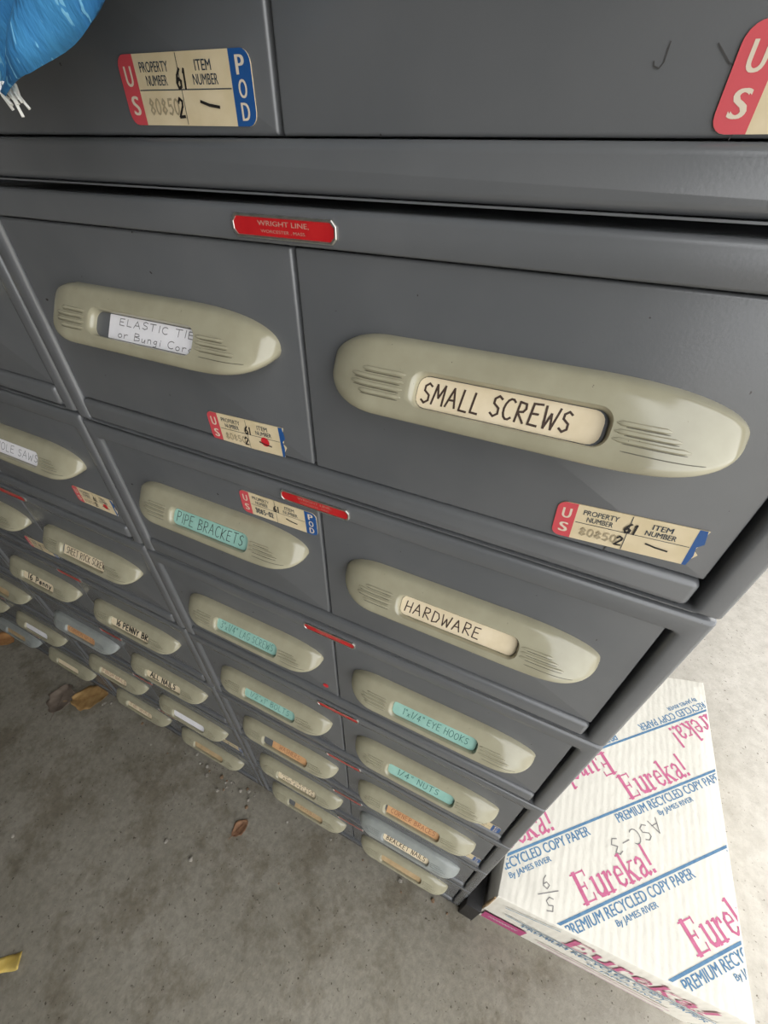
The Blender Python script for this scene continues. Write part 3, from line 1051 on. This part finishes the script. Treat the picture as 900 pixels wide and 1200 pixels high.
# torn kraft corner of the lid
mb = MB()
cr = [(0.2572 - 0.0022, 0.0041 - 0.0014, BZ - 0.004), (0.2566 - 0.004, 0.0035 - 0.003, BZ - 0.06), (0.2560 - 0.003, 0.003 - 0.0015, BZ - 0.13)]
mb.tube([Vector(p) - CO for p in cr], 0.0028, 0, 7, [0.5, 1, 0.6])
obj('torn_corner', mb.mesh('torn_corner', [M_KRAFT], True, 60), carton, label='torn brown kraft corner')

# ------------------------------------------------------------------ blue cloth over the stack
M_CLOTH = noisy('blue_woven_cloth', (0.012, 0.12, 0.32), (0.055, 0.27, 0.50), 30, rough=0.85, lo=0.30, hi=0.72, detail=6, bump=0.6, bscale=260, bdist=0.0012,
                speck=(0.16, 0.42, 0.62), speck_scale=230, speck_t=0.62, stretch=(2.6, 1, 0.55))
M_THREAD = mat('white_thread', (0.75, 0.74, 0.68), 0.8)
HEM = [(-0.235, 0.105, -.020), (-0.20, 0.085, -.026), (-0.155, 0.058, -.034), (-0.115, 0.033, -.040), (-0.0835, 0.0275, -.041), (-0.062, 0.0320, -.041), (-0.0300, 0.0475, -.039), (0.01, 0.064, -.034),
       (0.06, 0.092, -.028), (0.14, 0.122, -.022), (0.20, 0.138, -.016)]
TOPZ = H + 0.0025
cols = []
NC = 90


def hem_at(t):
    f = t * (len(HEM) - 1)
    i = min(int(f), len(HEM) - 2)
    g = f - i
    return [HEM[i][k] + (HEM[i + 1][k] - HEM[i][k]) * g for k in range(3)]


ROWS = 34
verts = []
for i in range(NC + 1):
    t = i / NC
    hx, hz, hy = hem_at(t)
    for j in range(ROWS + 1):
        v = j / ROWS
        if v < 0.7:                      # the hanging part
            s = v / 0.7
            z = hz + (TOPZ - hz) * s
            y = hy + (-0.006 - hy) * s ** 1.5
            d = hx * 0.8 - (z - hz) * 0.9
            wr = 0.0058 * math.sin(d * 150 + 3 * mnoise.noise((hx * 14, z * 14, 0))) + 0.003 * mnoise.noise((hx * 50, z * 50, 3))
            y += wr * (1 - s * 0.75) - 0.001
            x = hx + 0.02 * s
        else:
            s = (v - 0.7) / 0.3
            z = TOPZ + 0.0015 + 0.002 * (mnoise.noise((hx * 20, s * 6, 1)) + 1)
            y = -0.006 + s * 0.20
            x = hx + 0.02
        verts.append((x, y, z))
mb = MB()
faces = [(i * (ROWS + 1) + j, (i + 1) * (ROWS + 1) + j, (i + 1) * (ROWS + 1) + j + 1, i * (ROWS + 1) + j + 1) for i in range(NC) for j in range(ROWS)]
OFF = Vector((-0.08, 0, H))
mb.add([Vector(p) - OFF for p in verts], faces, 0)
cloth = obj('fringed_cloth', mb.mesh('fringed_cloth', [M_CLOTH], True, 80), None, OFF)
sd = cloth.modifiers.new('thickness', 'SOLIDIFY')
sd.thickness = 0.0012
sd.offset = 0
thing(cloth, 'blue woven cloth with white fringe threads draped over the top cabinet', 'cloth')
mb = MB()
rng = random.Random(12)
for k in range(9):
    x = -0.0915 + 0.0014 * k + rng.uniform(-.0006, .0006)
    p = Vector((x, -0.0400, 0.0315 - 0.1 * (k * 0.0014)))
    tip = p + Vector((rng.uniform(.001, .006), rng.uniform(-.002, .001), -rng.uniform(.004, .009)))
    mid = (p + tip) / 2 + Vector((rng.uniform(-.001, .001), -.001, 0))
    mb.tube([p - OFF, mid - OFF, tip - OFF], 0.00055, 0, 5)
obj('fringe', mb.mesh('fringe', [M_THREAD], True, 60), cloth, label='white fringe threads')


# ------------------------------------------------------------------ floor litter
def leaf(name, x, y, length, width, rot, m, label, curl=0.2, lobes=0.0, seed=1):
    rng = random.Random(seed)
    mb = MB()
    N, K = 16, 4
    loops = []
    for i in range(N + 1):
        u = i / N
        w = width / 2 * math.sin(math.pi * min(1, u * 0.97 + 0.02)) ** 0.7
        w *= 1 + lobes * math.sin(u * 22) + rng.uniform(-.06, .06)
        row = []
        for j in range(-K, K + 1):
            s = j / K
            yy = s * w
            zz = 0.0015 + curl * length * (abs(s) ** 1.6 * 0.35 * (0.6 + 0.4 * math.sin(u * 7 + seed)) + 0.25 * (u - .5) ** 2)
            row.append((u * length - length / 2, yy, zz + 0.002 * mnoise.noise((u * 5, s * 3, seed))))
        loops.append(row)
    mb.loft(loops, 0, closed=False)
    zmin = min(v[2] for v in mb.v)
    mb.v = [(a, b, c_ - zmin + 0.0004) for a, b, c_ in mb.v]
    o = obj(name, mb.mesh(name, [m], True, 80), None, (x, y, FLOOR), (0, 0, R(rot)))
    sd = o.modifiers.new('thickness', 'SOLIDIFY')
    sd.thickness = 0.0005
    sd.offset = 1
    thing(o, label, 'leaf')
    st = MB()
    st.tube([(-length * .5 - length * .25, 0, 0.0012), (-length * .5, 0, 0.0016), (0, 0, 0.0022), (length * .42, 0, 0.002)], 0.0007, 0, 5, [0.8, 1, .8, .4])
    obj('stem', st.mesh('stem', [m], True, 60), o)
    return o


M_L1 = noisy('dry_ochre_leaf', (0.27, 0.15, 0.05), (0.42, 0.26, 0.10), 60, rough=0.8)
M_L2 = noisy('dry_brown_leaf', (0.13, 0.10, 0.075), (0.20, 0.155, 0.12), 60, rough=0.85)
M_L3 = noisy('dry_russet_leaf', (0.17, 0.08, 0.04), (0.28, 0.15, 0.08), 90, rough=0.8)
M_L4 = noisy('dry_orange_leaf', (0.38, 0.17, 0.06), (0.5, 0.26, 0.10), 60, rough=0.8)
leaf('dry_leaf', -0.752, -0.028, 0.085, 0.066, 35, M_L1, 'ochre dry leaf on the floor in front of the left stack', 0.2, 0.06, 2)
leaf('dry_leaf', -0.815, -0.062, 0.075, 0.060, 120, M_L2, 'dark brown crumpled leaf beside the ochre leaf', 0.35, 0.16, 3)
leaf('dry_leaf', -0.225, -0.080, 0.036, 0.026, 70, M_L3, 'small russet leaf scrap on bare concrete near the right stack', 0.35, 0.05, 4)
leaf('dry_leaf', -1.128, -0.024, 0.08, 0.042, 15, M_L4, 'orange dry leaf at the foot of the far left stack', 0.3, 0.05, 5)

mb = MB()
N = 8
loops = []
for i in range(N + 1):
    u = i / N
    loops.append([((u - .5) * 0.046, (s - .5) * (0.019 + 0.004 * u) + 0.002 * math.sin(u * 5), 0.0008 + 0.006 * (u - .4) ** 2 * 4 + 0.0008 * math.sin(s * 6)) for s in (0, .25, .5, .75, 1)])
mb.loft(loops, 0, closed=False)
scrap = obj('paper_scrap', mb.mesh('paper_scrap', [noisy('yellow_paper', (0.62, 0.42, 0.09), (0.72, 0.53, 0.15), 60, rough=0.6)], True, 80), None, (-0.4575, -0.402, FLOOR), (0, 0, R(42)))
sd = scrap.modifiers.new('thickness', 'SOLIDIFY')
sd.thickness = 0.0005
sd.offset = 1
thing(scrap, 'small yellow paper scrap on the concrete at the left frame edge', 'scrap')


def pebble(x, y, r, m, label, seed):
    bm = bmesh.new()
    bmesh.ops.create_icosphere(bm, subdivisions=2, radius=r)
    for v in bm.verts:
        v.co *= 1 + 0.45 * mnoise.noise(v.co * (1.4 / r) + Vector((seed, 0, 0)))
        v.co.z *= 0.6
    zm = min(v.co.z for v in bm.verts)
    for v in bm.verts:
        v.co.z -= zm
    me = bpy.data.meshes.new('concrete_crumb')
    bm.to_mesh(me)
    bm.free()
    me.materials.append(m)
    thing(obj('concrete_crumb', me, None, (x, y, FLOOR)), label, 'crumb', 'crumbs along the foot of the cabinets')


M_CRUMB = noisy('pale_crumb', (0.24, 0.215, 0.18), (0.36, 0.33, 0.28), 200, rough=0.9)
M_CRUMB2 = noisy('brown_crumb', (0.16, 0.10, 0.06), (0.26, 0.17, 0.10), 200, rough=0.9)
rng = random.Random(4)
for k in range(46):
    x = rng.uniform(-0.75, 0.21) if k > 14 else rng.uniform(-0.40, -0.22)
    y = -0.012 - abs(rng.gauss(0, 0.018)) if k < 34 else -rng.uniform(0.05, 0.5)
    pebble(x, y, rng.uniform(0.0015, 0.0042), M_CRUMB if k % 3 else M_CRUMB2, 'tiny crumb of grit or leaf on the concrete in front of the cabinets', k)
